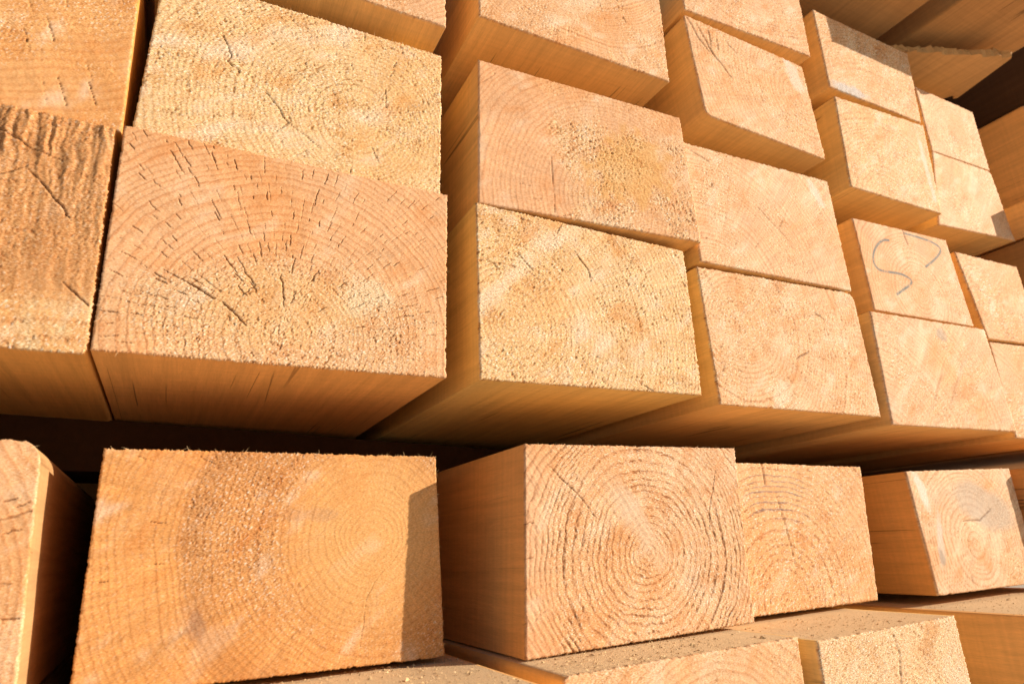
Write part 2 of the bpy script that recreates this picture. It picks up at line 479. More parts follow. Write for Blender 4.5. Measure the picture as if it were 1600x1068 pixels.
    a.data.foreach_set('color', np.c_[colr, np.r_[rma, np.concatenate(dust)]].astype(np.float32).ravel())
    me.update(calc_edges=True)
    me.materials.append(M_END); me.materials.append(M_SIDE)
    ob = bpy.data.objects.new(name, me)
    ob.location = (ox, y, oz)
    scene.collection.objects.link(ob)
    ob["label"] = label; ob["category"] = category; ob["group"] = group
    if not group: del ob["group"]
    # --- loose fibres standing off the rim
    if hairs:
        hv, hf = [], []
        rim_l = rimc - np.array((ox, y, oz))
        cand = {'t': np.nonzero(np.abs(rimc[:, 2] - Z.max()) < h * .12)[0] if False else (nx + nz + np.arange(nx)),
                'b': np.arange(nx), 'r': nx + np.arange(nz), 'l': 2 * nx + nz + np.arange(nz - 1)}
        for _ in range(hairs):
            e = hair_edges[rng.integers(len(hair_edges))]
            i = rng.choice(cand[e]) % nl
            p = rim_l[i].copy()
            o2 = {'t': (0, 1), 'b': (0, -1), 'r': (1, 0), 'l': (-1, 0)}[e]
            L = rng.gamma(1.6, .0006) + .0004
            d = np.array((o2[0] + rng.normal(0, .7), -abs(rng.normal(.3, .4)), o2[1] + rng.normal(0, .7))); d /= np.linalg.norm(d)
            b2 = d + np.array((rng.normal(0, .5), -.2, rng.normal(0, .5)))
            wv = np.cross(d, (0, 1, 0)) ; wv = wv / (np.linalg.norm(wv) + 1e-9) * rng.uniform(.00005, .00013)
            dv = np.array((0, 1, 0)) * np.linalg.norm(wv)
            p = p - d * .0006
            n0 = len(hv)
            mid = p + d * L * .55; tip = mid + b2 * L * .45
            hv += [tuple(p - wv), tuple(p + wv), tuple(p + dv), tuple(mid - wv * .8), tuple(mid + wv * .8), tuple(mid + dv * .8), tuple(tip)]
            for a_, b_ in ((0, 1), (1, 2), (2, 0)):
                hf.append((n0 + a_, n0 + b_, n0 + b_ + 3, n0 + a_ + 3)); hf.append((n0 + a_ + 3, n0 + b_ + 3, n0 + 6))
        hm = bpy.data.meshes.new("splinters"); hm.from_pydata(hv, [], hf); hm.materials.append(M_FIBRE)
        ho = bpy.data.objects.new("splinters", hm); scene.collection.objects.link(ho)
        ho.parent = ob; ho["kind"] = "stuff"
    BEAMS.append(ob)
    return ob
#BEAMTABLE

# ---- special marks of single beams
def near_poly(U, V, x0, z0, pts):
    d = np.full(U.shape, 9.0)
    P = np.array(pts) - (x0, z0)
    # smooth the stroke
    for _ in range(2):
        Q = [P[0]]
        for a, b in zip(P[:-1], P[1:]):
            Q += [a * .75 + b * .25, a * .25 + b * .75]
        Q.append(P[-1]); P = np.array(Q)
    for a, b in zip(P[:-1], P[1:]):
        e = b - a; L2 = e @ e + 1e-12
        t = np.clip(((U - a[0]) * e[0] + (V - a[1]) * e[1]) / L2, 0, 1)
        d = np.minimum(d, np.hypot(U - a[0] - t * e[0], V - a[1] - t * e[1]))
    return d

def blob(U, V, x0, z0, cx, cz, rx, rz, n, k=.5, ang=0):
    a = math.radians(ang); du = U + x0 - cx; dv = V + z0 - cz
    p = du * math.cos(a) + dv * math.sin(a); q = -du * math.sin(a) + dv * math.cos(a)
    return 1 - sstep(.6, 1.15, np.hypot(p / rx, q / rz) + k * n)

S_MARK = [(0.6839, 0.3007), (0.6723, 0.2996), (0.6581, 0.2903), (0.6472, 0.278), (0.6446, 0.2663), (0.6529, 0.2592), (0.6782, 0.2612), (0.695, 0.2609), (0.7086, 0.2553), (0.6987, 0.2482), (0.685, 0.2415), (0.673, 0.2353)]
SEVEN_MARK = [(0.7179, 0.3148), (0.7415, 0.3141), (0.7717, 0.3123), (0.7893, 0.305), (0.7651, 0.2886), (0.7421, 0.2769)]
def c_crayon(U, V, w, h, x0, z0, col, H, late, n0, n1, n2, grit, rm):
    d = np.minimum(near_poly(U, V, x0, z0, S_MARK), near_poly(U, V, x0, z0, SEVEN_MARK))
    m = (1 - sstep(.0007, .0021, d)) * sstep(-.7, .3, grit + .6 * n2 + .5 * n1 + .25)
    col = lerpc(col, (.18, .215, .21), .85 * m)
    return col, H

def c_G1(U, V, w, h, x0, z0, col, H, late, n0, n1, n2, grit, rm):
    r = np.hypot(U + x0 - .1174, V + z0 - .008) + .006 * n0 + .002 * n1
    col = lerpc(col, (.80, .49, .215), .45 * (1 - sstep(.025, .065, r)))                # pale heart lobe
    up = sstep(.02, .06, V + z0 + .3 * (.12 - (U + x0)) * 0)
    col = lerpc(col, (.55, .28, .11), (.46 * sstep(.085, .105, r) * (1 - sstep(.108, .114, r))) * (.5 + .5 * sstep(-.4, .3, n1)))
    col = lerpc(col, (.58, .31, .13), .25 * sstep(.05, .075, r) * (1 - sstep(.10, .112, r)) * up)
    col = lerpc(col, (.30, .22, .20), .25 * blob(U, V, x0, z0, .018, -.035, .006, .012, n1, .9) + .15 * blob(U, V, x0, z0, .075, .022, .025, .004, n1, .9))
    return col, H
def r_G1(U, V, w, h, rm, n0, n1):
    r = np.hypot(U - .036 - .1174, V - .065 - .008 + .0) + .006 * n0
    rr = np.hypot((U - .0365) - .1174, (V - .0655) - .008) + .006 * n0
    band = sstep(.045, .07, rr) * (1 - sstep(.108, .116, rr)) * sstep(.02, .09, V + .25 * U)
    return np.maximum(.12 + .25 * rm * 0, band * (.75 + .3 * n1))

def c_G3(U, V, w, h, x0, z0, col, H, late, n0, n1, n2, grit, rm):
    zone = blob(U, V, x0, z0, .478, .032, .04, .028, n0, .4)
    col = lerpc(col, (.32, .27, .26), .75 * np.clip(zone * sstep(.35, .8, late) * sstep(-.35, .35, n1 + .2), 0, 1))
    return col, H

def c_G4(U, V, w, h, x0, z0, col, H, late, n0, n1, n2, grit, rm):
    col = lerpc(col, (.80, .72, .62), .8 * blob(U, V, x0, z0, .664, .032, .007, .022, n1, .5, 15))
    col = lerpc(col, (.74, .66, .58), .6 * blob(U, V, x0, z0, .672, -.02, .006, .03, n1, .5, -18))
    col = lerpc(col, (.58, .50, .42), .55 * blob(U, V, x0, z0, .76, .015, .07, .022, n0, .6, -12))
    col = lerpc(col, (.36, .28, .22), .45 * blob(U, V, x0, z0, .668, -.035, .004, .012, n1, .9, 0))
    return col, H

def c_A1(U, V, w, h, x0, z0, col, H, late, n0, n1, n2, grit, rm):
    t = V / h
    top = sstep(.14, .28, t + .08 * n0 + .05 * n1)
    rid = pn(U * 190 + .8 * n1, V * 16, 301) ; rid2 = pn(U * 420 + n1, V * 40, 302)
    z = top * (.35 + .65 * sstep(.55, .9, t + .1 * n0))
    H = H + z * .0017 * (.6 * rid + .4 * rid2) - .0004 * top
    dark = sstep(.05, .5, -rid - .3 * rid2)
    col = lerpc(col, (.60, .32, .145), .6 * top)
    col = col * (1 - .26 * z * dark)[..., None]
    col = lerpc(col, (.50, .28, .13), .22 * top * sstep(.15, .6, n0 + .6 * n1))
    col = lerpc(col, (.76, .60, .38), .5 * (1 - top) * sstep(-.3, .4, n1 + n0))
    return col, H

def c_E0(U, V, w, h, x0, z0, col, H, late, n0, n1, n2, grit, rm):
    m = blob(U, V, x0, z0, .672, .493, .036, .009, n1, .5, 0)
    return lerpc(col, (.62, .57, .52), .75 * m), H

def c_C1(U, V, w, h, x0, z0, col, H, late, n0, n1, n2, grit, rm):
    m = blob(U, V, x0, z0, .325, .30, .05, .035, n1, .7, 40)
    return lerpc(col, (.74, .43, .15), .6 * m), H
def r_C1(U, V, w, h, rm, n0, n1):
    e = U - .055 - .35 * (h - V) * .35 + .012 * n0 + .008 * n1
    top = sstep(.0, .02, (h - V) - .022 + .25 * (U - .12) * 0 + .01 * n0)
    return sstep(-.004, .02, e) * (.35 + .65 * sstep(-.15, .35, n0 + .7 * n1 + .2)) * (.35 + .65 * top)

def r_B2(U, V, w, h, rm, n0, n1):
    q = np.hypot((U - .105) / .105, (V - .022) / .055) + .28 * n0 + .2 * n1
    return np.maximum(1.0 - sstep(.65, 1.1, q), .0) * (.75 + .4 * n1) + .08
def c_B2(U, V, w, h, x0, z0, col, H, late, n0, n1, n2, grit, rm):
    col = lerpc(col, (.78, .48, .20), .28 * blob(U, V, x0, z0, .05, .142, .05, .026, n1, .6, 10))
    col = lerpc(col, (.80, .64, .44), .5 * blob(U, V, x0, z0, .10, .155, .018, .012, n1, .8, 10))
    return col, H

def _streak(U, V, n1):
    a = math.radians(-52); du = U - .095; dv = V - .072
    p = du * math.cos(a) + dv * math.sin(a); q = -du * math.sin(a) + dv * math.cos(a)
    return (1 - sstep(.004, .013, np.abs(q) + .005 * n1)) * sstep(-.06, -.02, p) * (1 - sstep(.0, .045, p + .01 * n1))
def r_G2(U, V, w, h, rm, n0, n1):
    left = sstep(.010, .035, U + .008 * n0)
    return left * (1 - .75 * _streak(U, V, n1)) * (.62 + .35 * sstep(-.3, .4, n0 + n1))
def c_G2(U, V, w, h, x0, z0, col, H, late, n0, n1, n2, grit, rm):
    flat = _streak(U, V, n1)
    col = lerpc(col, (.76, .58, .42), .6 * flat)
    torn = sstep(-.25, .35, n0 * .6 + n1 + .8 * grit)
    zone = .25 + .75 * sstep(-.15, .35, .5 * n0 + np.abs(U - .103) * 7 - .35 - 3 * (V - .06))
    H = H - .00055 * late * (1 - flat) * torn * zone
    col = col * (1 - .34 * late * (1 - flat) * torn * zone)[..., None]
    return col, H

def c_hollow_shade(U, V, w, h, x0, z0, col, H, late, n0, n1, n2, grit, rm):
    return col * .05, H  # shade of the hollow painted into the wood colour

def c_scuff(cx, cz, rx, rz, ang, c=(.78, .68, .56), k=.6):
    def f(U, V, w, h, x0, z0, col, H, late, n0, n1, n2, grit, rm):
        return lerpc(col, c, k * blob(U, V, x0, z0, cx, cz, rx, rz, n1, .6, ang)), H
    return f

PI = math.pi
ck = lambda count, rmin, rmax, lmin, lmax, w=.00024, a0=0., a1=2 * PI, q=0.: dict(count=count, rmin=rmin, rmax=rmax, lmin=lmin, lmax=lmax, w=w, amin=a0, amax=a1, quant=q)

# ---- upper stack, columns from left to right, each from its top beam down
timber([(-.25, .366), (-.0484, .366), (-.0463, .2433), (-.25, .2462)], .0058, "orange-brown beam end with slanting checks, cut off by the photo's top left corner",
       pith=(-.16, .50), ring=.006, contrast=.35, rough=.45, base=(0.77, 0.44, 0.2), seed=11, saw=.3, cracks=[ck(34, .12, .32, .008, .026)], rough_amp=.7, fdir=75)
timber([(-.25, .2435), (-.049, .2414), (-.0465, .1047), (-.25, .1075)], 0., "brown ragged beam end with comb-like ridges along its top, at the left photo edge",
       pith=(-.06, .04), ring=.006, contrast=.5, rough=.7, base=(.73, .435, .21), seed=12, rough_amp=1.0, custom=dict(color=c_A1), fdir=60, hairs=60, hair_edges='tr',
       extra=[([(-.085, .205), (-.068, .187), (-.062, .178)], .0006, .8), ([(-.10, .196), (-.085, .207)], .0005, .7), ([(-.062, .143), (-.049, .131)], .0006, .9), ([(-.13, .231), (-.10, .226), (-.083, .217), (-.07, .213)], .0005, .8)], rnd=dict(rb=.003))
timber([(-.044, .515), (.158, .515), (.1566, .3871), (-.0442, .3874)], -.0058, "beam at the top photo edge above the fuzzy yellow one, only its lowest strip showing",
       pith=(.05, .53), base=PINK, seed=13, rough=.5, cracks=[ck(20, .05, .15, .004, .01)])
timber([(-.0359, .3702), (.1577, .371), (.1545, .2447), (-.0414, .2462)], .0077, "pale yellow beam end, fuzzy all over, above the finely checked large one",
       pith=(.0933, .2913), ring=.0035, contrast=.6, vivid=1.2, rays=1.6, rough=1.0, rough_amp=1.15, base=(0.83, 0.61, 0.36), rcol=(.85, .63, .36), seed=14, fdir=28, rasp=1.6, smear=.8, hairs=160, hair_edges='ttr',
       cracks=[ck(14, .02, .12, .005, .013)], extra=[([(-.0, .335), (.008, .318), (.006, .312), (.016, .305)], .0005, .8), ([(.03, .298), (.048, .276), (.041, .268)], .0005, .8), ([(.048, .276), (.07, .262)], .00045, .7), ([(.112, .325), (.113, .308)], .0005, .7)])
timber([(-.0445, .2444), (.1569, .2426), (.1531, .1061), (-.0448, .1073)], 0., "large orange-pink beam end covered in short radial drying checks, left of centre",
       pith=(.050, .124), ring=.0046, contrast=.55, rough=.4, rough_amp=1.0, base=(0.79, 0.485, 0.275), rcol=(.84, .60, .36), seed=15, fdir=42, rasp=1., saw=.25, smear=.1, dens=1.4, hairs=110, hair_edges='bbr',
       cracks=[dict(rmin=.050, rmax=.19, band=.0078, space=.0074, prob=.70, w=.00020, amin=.1, amax=PI + .15), ck(14, .02, .06, .006, .012, .0003, .3, 2.9)],
       custom=dict(rough=r_B2, color=c_B2), extra=[([(-.005, .151), (.012, .142)], .0007, 1.), ([(.016, .141), (.03, .128)], .0007, 1.), ([(.026, .162), (.033, .154), (.026, .146)], .0005, .8), ([(.047, .163), (.049, .15), (.05, .142)], .0006, .8)])
timber([(.1885, .538), (.3865, .538), (.3831, .4103), (.1859, .4099)], -.0058, "beam end at the top edge beside the dark slot, pale with a wide brown underside",
       pith=(.29, .57), ring=.003, contrast=.75, rough=0.55, base=(0.81, 0.52, 0.31), seed=16, vivid=1.15, rays=1.7, saw=.5, saw_ang=65, cracks=[ck(16, .05, .16, .004, .009)], smear=.5)
timber([(.1864, .3712), (.3873, .3696), (.3912, .2432), (.1816, .2416)], 0., "beam end smooth on its left and rough orange on its right, centre of the photo",
       yr=-.0077, pith=(.31, .262), ring=.0042, contrast=.4, rough=.5, rough_amp=1.5, base=(0.8, 0.49, 0.28), rcol=(.82, .56, .31), seed=17, fdir=30, rasp=1., saw=.35, saw_ang=10,
       custom=dict(rough=r_C1, color=c_C1), hairs=60, hair_edges='bbr', cracks=[ck(10, .03, .1, .005, .014)], extra=[([(.187, .3485), (.199, .3615)], .0005, .7), ([(.2463, .30), (.247, .262), (.2465, .244)], .0006, .7)])
timber([(.1795, .2412), (.3764, .2355), (.3746, .1073), (.178, .107)], 0., "coarse yellow beam end, torn and granular all over, bottom row centre",
       pith=(.205, .15), ring=.0042, contrast=.6, vivid=1.2, rays=1.6, rough=1.0, rough_amp=1.2, base=(0.83, 0.6, 0.35), rcol=(.85, .62, .35), seed=18, fdir=38, rasp=1.8, smear=.8, hairs=130, hair_edges='brt', dens=1.1,
       cracks=[ck(16, .02, .16, .005, .012)], extra=[([(.262, .216), (.273, .203), (.276, .191)], .0006, .9), ([(.185, .195), (.196, .189)], .0005, .8), ([(.21, .205), (.225, .192)], .0005, .7)], rnd=dict(rt=.004))
timber([(.418, .645), (.612, .645), (.6083, .5184), (.4187, .5101)], -.0058, "pinkish beam end at the top edge, left of the shaded corner beam",
       pith=(.53, .70), base=(0.81, 0.52, 0.32), seed=19, vivid=1.15, contrast=.7, rays=1.7, rough=0.6, saw=.5, saw_ang=60, rough_amp=1)
timber([(.4178, .505), (.5907, .4996), (.5962, .38), (.4265, .3879)], -.0039, "beam end with curved dark checks in its upper left corner, near the top",
       pith=(.58, .45), ring=.005, contrast=.75, rough=0.55, base=(0.82, 0.53, 0.32), seed=20, vivid=1.15, rays=1.7, rough_amp=1, saw=.45, saw_ang=30, rnd=dict(lb=.008, rt=.006, lt=.004),
       extra=[([(.424, .499), (.437, .473), (.448, .462)], .0009, .8), ([(.437, .493), (.445, .477), (.452, .462), (.472, .440)], .0009, .85), ([(.452, .494), (.453, .478), (.45, .468)], .0007, .7), ([(.463, .487), (.461, .47)], .0007, .7), ([(.475, .488), (.487, .476)], .0007, .6)],
       custom=dict(color=c_scuff(.575, .48, .012, .03, 20)))
timber([(.3947, .3502), (.5972, .3556), (.5975, .2285), (.3954, .2290)], 0., "pale beam end with slanting saw scratches and a white scrape at its top right",
       pith=(.41, .20), ring=.004, contrast=.75, rough=0.5, base=(0.82, 0.54, 0.34), seed=21, vivid=1.15, rays=1.7, rough_amp=0.95, saw=.8, saw_ang=-35, smear=.5, cracks=[ck(12, .03, .14, .006, .014)],
       extra=[([(.40, .347), (.425, .338)], .0006, .8), ([(.48, .30), (.515, .27)], .0005, .6)], custom=dict(color=c_scuff(.572, .335, .007, .02, 25)))
timber([(.3914, .2240), (.6016, .2270), (.6028, .0995), (.3954, .1014)], .0019, "beam end with rounded top right corner, bottom row, right of the coarse yellow one",
       pith=(.435, .175), ring=.004, contrast=.75, rough=0.65, base=(0.82, 0.54, 0.33), seed=22, vivid=1.15, rays=1.7, rough_amp=1.05, saw=.6, saw_ang=-40, smear=.5, rnd=dict(rt=.012), hairs=40, hair_edges='bl',
       extra=[([(.497, .148), (.517, .157)], .0007, .9), ([(.535, .198), (.55, .19)], .0006, .6)], cracks=[ck(14, .03, .15, .005, .014)], custom=dict(color=c_scuff(.468, .112, .018, .011, 50, (.86, .72, .55), .5)))
timber([(.6359, .5984), (.8218, .5993), (.809, .4871), (.6346, .4868)], -.0039, "beam end half in dark shadow, under the overhanging timbers at upper right",
       pith=(.73, .40), base=(0.8, 0.52, 0.31), seed=23, vivid=1.15, contrast=.7, rays=1.7, rough=0.7, rough_amp=1, saw=.3, custom=dict(color=c_E0), rnd=dict(rt=.004))
timber([(.6356, .4725), (.8077, .4816), (.7941, .3533), (.6274, .353)], -.0058, "beam end directly below the half shaded one, with a white chipped right edge",
       pith=(.70, .33), base=(0.82, 0.54, 0.31), seed=24, vivid=1.15, contrast=.7, rays=1.7, rough=0.7, rough_amp=1, saw=.4, saw_ang=5, custom=dict(color=c_scuff(.788, .41, .005, .05, 5)))
timber([(.6263, .3176), (.7986, .3219), (.8081, .2134), (.6283, .2119)], 0., "beam end with a grey crayon S and a hooked stroke drawn on it",
       pith=(.7191, .2411), ring=.004, contrast=.75, base=(0.8, 0.5, 0.3), seed=25, vivid=1.15, rays=1.7, rough=0.4, rough_amp=0.9, saw=.4, smear=.4, custom=dict(color=c_crayon), dens=1.5,
       extra=[([(.716, .3188), (.7185, .299)], .0013, .6)])
timber([(.6168, .2085), (.8248, .2112), (.8338, .0918), (.6119, .0916)], -.0019, "beam end with long slanting scratches, directly below the one with the crayon mark",
       pith=(.60, .06), ring=.005, contrast=.75, base=(0.82, 0.54, 0.34), seed=26, vivid=1.15, rays=1.7, rough=0.45, rough_amp=0.9, saw=.9, saw_ang=-38, smear=.5,
       extra=[([(.69, .12), (.725, .163)], .001, .5), ([(.71, .11), (.76, .165)], .0009, .45)], custom=dict(color=c_scuff(.735, .195, .012, .008, 0, (.45, .40, .34), .5)))
timber([(.851, .5678), (.988, .567), (.9856, .4690), (.849, .4660)], .0116, "beam end with an orange blush, topmost of the last column on the right",
       pith=(.93, .50), base=(0.82, 0.53, 0.33), seed=27, vivid=1.15, contrast=.7, rays=1.7, rough=0.55, rough_amp=0.9, custom=dict(color=c_scuff(.93, .52, .025, .03, 0, (.72, .41, .20), .6)))
timber([(.849, .4650), (.9856, .4675), (.997, .362), (.8166, .3524)], .0116, "beam end with a grey shadow patch on its lower right corner",
       pith=(.81, .25), base=(0.83, 0.55, 0.35), seed=28, vivid=1.15, contrast=.7, rays=1.7, rough=0.45, rough_amp=0.9, saw=.5, saw_ang=5, smear=.6, rnd=dict(rt=.01))
timber([(.8195, .312), (.9595, .3138), (.9649, .2061), (.8404, .2030)], .0039, "beam end beside the crayon-marked one, cut off by the right photo edge",
       pith=(.8651, .2539), base=(0.8, 0.5, 0.28), seed=29, vivid=1.15, contrast=.7, rays=1.7, rough=0.6, rough_amp=1, saw=.3)
timber([(.8479, .2020), (.9767, .2050), (.9966, .0858), (.8481, .0866)], .0077, "lowest beam end of the upper stack at the right photo edge",
       pith=(.80, .07), base=(0.81, 0.52, 0.31), seed=30, vivid=1.15, contrast=.7, rays=1.7, rough=0.6, rough_amp=0.9, saw=.4)
# ---- neighbouring pile at the right photo edge: only flanks show
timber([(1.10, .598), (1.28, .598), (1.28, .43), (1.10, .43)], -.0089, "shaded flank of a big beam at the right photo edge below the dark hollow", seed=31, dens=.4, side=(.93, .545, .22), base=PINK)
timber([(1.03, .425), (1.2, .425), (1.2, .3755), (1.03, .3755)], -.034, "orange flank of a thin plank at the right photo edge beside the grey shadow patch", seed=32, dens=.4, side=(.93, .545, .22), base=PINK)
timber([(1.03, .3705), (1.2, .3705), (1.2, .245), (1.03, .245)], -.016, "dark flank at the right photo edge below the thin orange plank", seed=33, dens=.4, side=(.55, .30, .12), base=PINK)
timber([(1.03, .240), (1.48, .240), (1.48, .087), (1.03, .087)], .03, "dark flank at the right photo edge, lowest of the neighbouring pile", seed=37, dens=.4, side=(.5, .27, .11), base=PINK)  # added under the pile to stop sky showing below it
timber([(-.25, .515), (-.055, .515), (-.055, .387), (-.25, .387)], .0, "beam above the slanting checks at top left, seen only as darkness in the slot", seed=38, dens=.4, base=PINK)  # filler added to keep sky out of the slot
# ---- timbers overhanging the upper right corner
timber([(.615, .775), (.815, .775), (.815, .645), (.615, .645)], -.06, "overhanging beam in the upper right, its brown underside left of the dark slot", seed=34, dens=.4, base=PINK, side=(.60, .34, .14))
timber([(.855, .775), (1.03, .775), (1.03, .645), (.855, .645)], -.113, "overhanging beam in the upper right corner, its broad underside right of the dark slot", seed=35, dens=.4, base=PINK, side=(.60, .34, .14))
timber([(1.045, .88), (1.17, .88), (1.17, .645), (1.045, .645)], .15, "added beam painted dark as shade in the hollow at the right photo edge", seed=36, dens=.4, base=BROWN, side=(.035, .02, .012), custom=dict(color=c_hollow_shade))  # added to fill the hollow; near-black colour stands in for deep shade

timber([(1.18, .90), (1.40, .90), (1.40, .645), (1.18, .645)], -.05, "dark flank deep in the hollow at the right photo edge", seed=39, dens=.4, base=BROWN, side=(.10, .055, .03))  # added to keep sun off the hollow, coloured dark to read as shade
# ---- lower stack, upper row
timber([(-.25, .0625), (-.0624, .0635), (-.0561, -.0610), (-.25, -.060)], .0231, "beam with rounded pale right edge at the lower left photo edge",
       pith=(-.20, -.02), ring=.006, contrast=.5, base=(0.79, 0.5, 0.29), seed=41, side=(.62, .39, .19), rough=.3, rough_amp=.8, rnd=dict(rt=.011), hairs=40, hair_edges='tr', saw=.5,
       cracks=[ck(30, .07, .15, .005, .011, .0005, -.5, .5)])
timber([(-.0361, .062), (.1597, .0602), (.1638, -.0660), (-.0366, -.0633)], .0385, "big deep-orange beam end with a vertical shadow down its right side",
       pith=(.1174, .008), ring=.0042, rays=1.8, contrast=.2, base=(0.75, 0.4, 0.155), rcol=(.66, .40, .20), seed=42, rough=.3, rough_amp=1.0, fdir=40, saw=.55, saw_ang=-50, smear=.1, dens=1.1, hairs=170, hair_edges='tttr',
       custom=dict(rough=r_G1, color=c_G1), cracks=[ck(8, .05, .15, .004, .012, .0002, 2.6, 4.2)],
       extra=[([(.131, .039), (.142, .026)], .00026, .45), ([(.068, .0), (.086, .013), (.098, .024)], .00026, .35), ([(.073, -.022), (.086, -.01)], .00026, .4), ([(.108, -.058), (.112, -.03), (.118, -.018), (.14, .005)], .00026, .45), ([(.0, .048), (-.006, .033), (-.008, .027)], .00026, .35), ([(-.036, -.004), (-.026, -.0045)], .00026, .4)])
timber([(.2091, .0642), (.4017, .065), (.3958, -.0645), (.2017, -.0679)], 0., "beam end with coarse concentric growth rings, front of the lower stack",
       pith=(.305, -.012), ring=.0050, contrast=.45, base=(0.8, 0.51, 0.31), rcol=(.82, .55, .33), seed=43, rough=.7, rough_amp=1.0, ringh=.6, polar=True, pitl=.8, rasp=1.6, saw=1.1, saw_ang=38, smear=.3, dens=1.15, hairs=120, hair_edges='ttb', wob=1.3,
       custom=dict(rough=r_G2, color=c_G2), extra=[([(.222, .05), (.248, .028), (.262, .012)], .00042, .65), ([(.376, .046), (.366, .018), (.362, -.002)], .0005, .6), ([(.203, -.01), (.212, -.0095)], .0005, .8), ([(.203, .012), (.212, .0115)], .0004, .8), ([(.211, -.047), (.222, -.04)], .0004, .6)],
       side=(.93, .545, .22))
timber([(.415, .0583), (.6012, .0556), (.5873, -.0655), (.412, -.0658)], .0327, "beam end with blue-grey arched rings and a long upright check",
       pith=(.4744, -.06), ring=.0062, contrast=.4, base=(0.8, 0.5, 0.28), seed=44, rough=.75, rough_amp=1.0, ringh=.4, polar=True, pitl=.5, rasp=1.2, smear=.15,
       custom=dict(color=c_G3), extra=[([(.462, .057), (.464, .037)], .0007, .8), ([(.475, .03), (.483, .0), (.489, -.032)], .0006, .6)])
timber([(.6431, .0493), (.8323, .0536), (.8345, -.0665), (.6506, -.0660)], .0154, "pale greyish beam end with white resin streaks on its left, lower right",
       pith=(.7315, -.0234), ring=.005, contrast=.75, base=(0.8, 0.57, 0.39), seed=45, vivid=1.15, rays=1.7, rough=0.4, rough_amp=0.9, smear=.6, saw=.3, custom=dict(color=c_G4), side=(.88, .46, .16),
       extra=[([(.72, .0), (.75, -.001), (.776, .01)], .001, .8), ([(.71, -.064), (.708, -.052)], .0009, .7)])
timber([(.85, .053), (1.04, .053), (1.04, -.066), (.85, -.066)], -.003, "beam at the right photo edge next to the white-streaked one, only its flank showing", seed=46, dens=.5, base=PINK, side=(.82, .44, .16))
timber([(1.06, .053), (1.26, .053), (1.26, -.066), (1.06, -.066)], .03, "dark beam beyond the right photo edge in the gap between the stacks", seed=47, dens=.4, base=PINK, side=(.5, .28, .12))  # added out of view, blocks sky between the two stacks
# ---- lower stack, bottom row
timber([(-.25, -.0690), (-.060, -.0690), (-.060, -.20), (-.25, -.20)], -.02, "beam below the lower left photo corner, seen only as darkness in the slot", seed=50, dens=.4, base=PINK)  # added mostly out of view so the slot above stays dark
timber([(-.045, -.0690), (.1763, -.0690), (.1763, -.20), (-.045, -.20)], -.09, "sawdust-strewn beam top under the big deep-orange beam, cut by the bottom edge", seed=51, dens=.7, base=PINK, topc=(.76, .59, .38))
timber([(.1957, -.0690), (.3771, -.0678), (.3738, -.197), (.1971, -.197)], -.0535, "beam end with a rounded front edge under the one with concentric rings",
       pith=(.30, -.15), ring=.0045, contrast=.5, base=(0.81, 0.54, 0.33), seed=52, rough=.4, rough_amp=.9, rnd=dict(lt=.004), topc=(.76, .59, .38), fdir=60)
timber([(.3898, -.0712), (.5463, -.0695), (.549, -.2), (.388, -.2)], -.0577, "pale speckled beam end at the bottom edge, right of centre",
       pith=(.466, -.145), ring=.004, contrast=.3, base=(0.83, 0.61, 0.4), seed=53, rough=.9, rough_amp=.9, topc=(.76, .59, .38), extra=[([(.468, -.072), (.471, -.088), (.464, -.114), (.462, -.14)], .0007, .8)], smear=.6)
timber([(.614, -.0750), (.86, -.0750), (.86, -.2), (.614, -.2)], -.077, "beam in the bottom right corner, pale on top with a brown flank", seed=54, dens=.5, topc=(.76, .59, .38), base=PINK, side=(.93, .545, .22))

# ---- bearers and the loose lath
def bearer(x0, x1, yc, slope, z0, z1, wd, label, name="bearer", sidec=(.40, .22, .10)):
    """a batten lying across the beams, rough sawn, running along X"""
    n = 60; v = []; f = []
    rng = np.random.default_rng(7)
    for i in range(n + 1):
        x = x0 + (x1 - x0) * i / n; y = yc + slope * x; j = rng.normal(0, .0005, 4)
        a_ = z0 - .0115 * x; b_ = z1 - .019 * x
        v += [(x, y, a_ + j[0] * .3), (x, y + wd, a_), (x, y + wd, b_), (x, y + j[1], b_ + j[2] * .3)]
    for i in range(n):
        a = i * 4; b = a + 4
        for k in range(4):
            k2 = (k + 1) % 4
            f.append((a + k, a + k2, b + k2, b + k))
    f += [(3, 2, 1, 0), tuple(n * 4 + k for k in range(4))]
    me = bpy.data.meshes.new(name); me.from_pydata(v, [], f)
    a = me.attributes.new('wood', 'FLOAT_COLOR', 'POINT')
    a.data.foreach_set('color', np.tile((*sidec, 0), len(v)).astype(np.float32))
    me.materials.append(M_SIDE); me.update()
    o = bpy.data.objects.new(name, me); scene.collection.objects.link(o)
    o["label"] = label; o["category"] = "batten"
    return o
bearer(-.3, 2.6, .199, .174, .0665, .1050, .09, "dark bearer batten in the shaded gap between upper and lower stack", sidec=(.07, .03, .013))

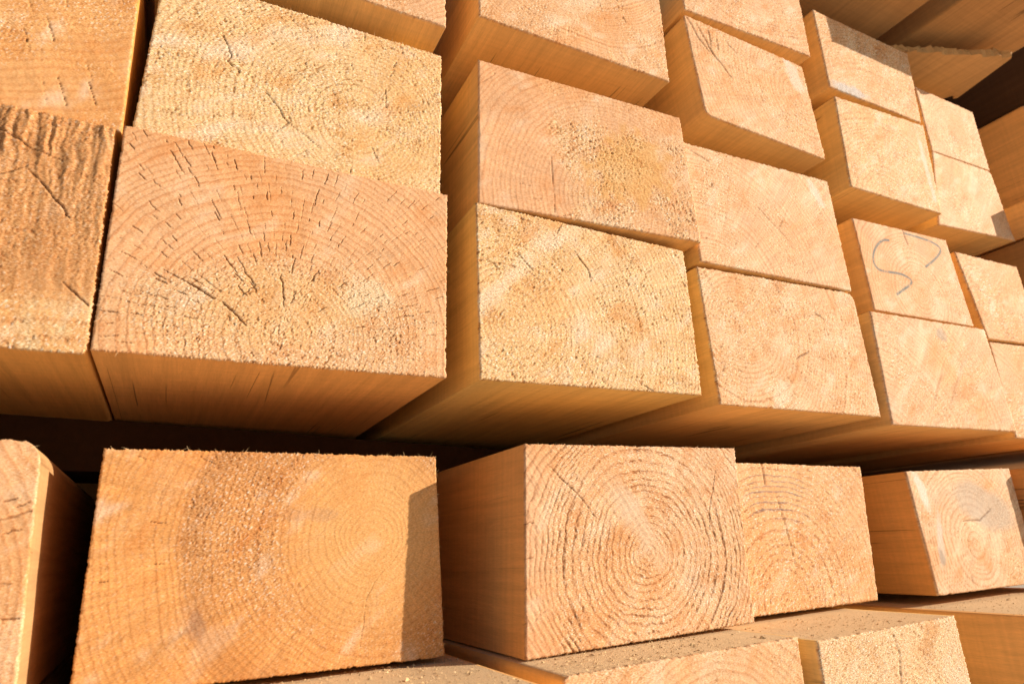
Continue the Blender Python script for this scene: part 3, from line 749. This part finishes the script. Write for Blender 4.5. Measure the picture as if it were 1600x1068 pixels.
def lath():
    rng = np.random.default_rng(3)
    P0 = Vector((.80, .012, .610)); P1 = Vector((.9846, -.0541, .610)); n = 40
    v = []; f = []
    for i in range(n + 1):
        t = i / n; p = P0.lerp(P1, t); j = rng.normal(0, .0013, 4) * (1 + 1.5 * (t > .85))
        back = .105 - .02 * t + .006 * math.sin(i * 1.3) * (1 if i < n else .2)
        v += [(p.x, p.y + j[0], p.z), (p.x + .02, p.y + back, p.z + .001), (p.x + .02, p.y + back, p.z + .011), (p.x, p.y + j[1], p.z + .0095 + j[2])]
    for i in range(n):
        a = i * 4; b = a + 4
        for k in range(4):
            k2 = (k + 1) % 4
            f.append((a + k, a + k2, b + k2, b + k))
    f += [(3, 2, 1, 0), tuple(n * 4 + k for k in range(4))]
    me = bpy.data.meshes.new("lath"); me.from_pydata(v, [], f)
    a = me.attributes.new('wood', 'FLOAT_COLOR', 'POINT')
    a.data.foreach_set('color', np.tile((.64, .40, .18, 0), len(v)).astype(np.float32))
    me.materials.append(M_SIDE); me.update()
    o = bpy.data.objects.new("lath", me); scene.collection.objects.link(o)
    o["label"] = "thin lath sticking out from under the overhanging timbers at upper right"; o["category"] = "lath"
lath()

# ---- added dark block far back, keeping sky out of the slots
me = bpy.data.meshes.new("rear_timber")
me.from_pydata(*[list(map(tuple, q)) for q in ([(x, y, z) for z in (-.27, .70) for y in (2.25, 2.5) for x in (-2, 5)], [], [(0, 1, 5, 4), (1, 3, 7, 5), (3, 2, 6, 7), (2, 0, 4, 6), (4, 5, 7, 6), (0, 2, 3, 1)])])
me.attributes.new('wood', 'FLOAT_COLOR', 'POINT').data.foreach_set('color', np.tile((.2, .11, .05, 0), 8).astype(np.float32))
me.materials.append(M_SIDE)
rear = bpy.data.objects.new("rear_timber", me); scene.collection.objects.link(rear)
rear["label"] = "dark timber far back, glimpsed as blackness through the slots between the beams"; rear["category"] = "timber"

# ---- sawdust and crumbs on the tops of the bottom row
def sawdust():
    rng = np.random.default_rng(9); v = []; f = []
    spots = [(-.04, .174, -.088, .05, -.0690, 2600), (.2, .375, -.052, .02, -.0684, 1500), (.392, .544, -.055, .02, -.0703, 900), (.62, .84, -.07, .02, -.0750, 600)]
    for x0, x1, y0, y1, z, cnt in spots:
        for _ in range(cnt):
            p = np.array((rng.uniform(x0, x1), rng.uniform(y0, y1), z + .0002)); r = rng.gamma(1.3, .00018) + .00012
            n0 = len(v); a = rng.uniform(0, 6.28); e = rng.uniform(.3, 1.)
            ux = np.array((math.cos(a), math.sin(a), 0)) * r * 1.6; uy = np.array((-math.sin(a), math.cos(a), 0)) * r * e
            up = np.array((0, 0, r * rng.uniform(.5, 1.3)))
            for q in (-ux, uy, ux, -uy): v.append(tuple(p + q * rng.uniform(.7, 1.2)))
            v.append(tuple(p + up + ux * rng.uniform(-.5, .5)))
            f += [(n0, n0 + 3, n0 + 4), (n0 + 3, n0 + 2, n0 + 4), (n0 + 2, n0 + 1, n0 + 4), (n0 + 1, n0, n0 + 4)]
    me = bpy.data.meshes.new("sawdust"); me.from_pydata(v, [], f); me.materials.append(M_FIBRE)
    o = bpy.data.objects.new("sawdust", me); scene.collection.objects.link(o)
    o["label"] = "pale sawdust crumbs scattered on the tops of the bottom row"; o["category"] = "sawdust"; o["kind"] = "stuff"
sawdust()
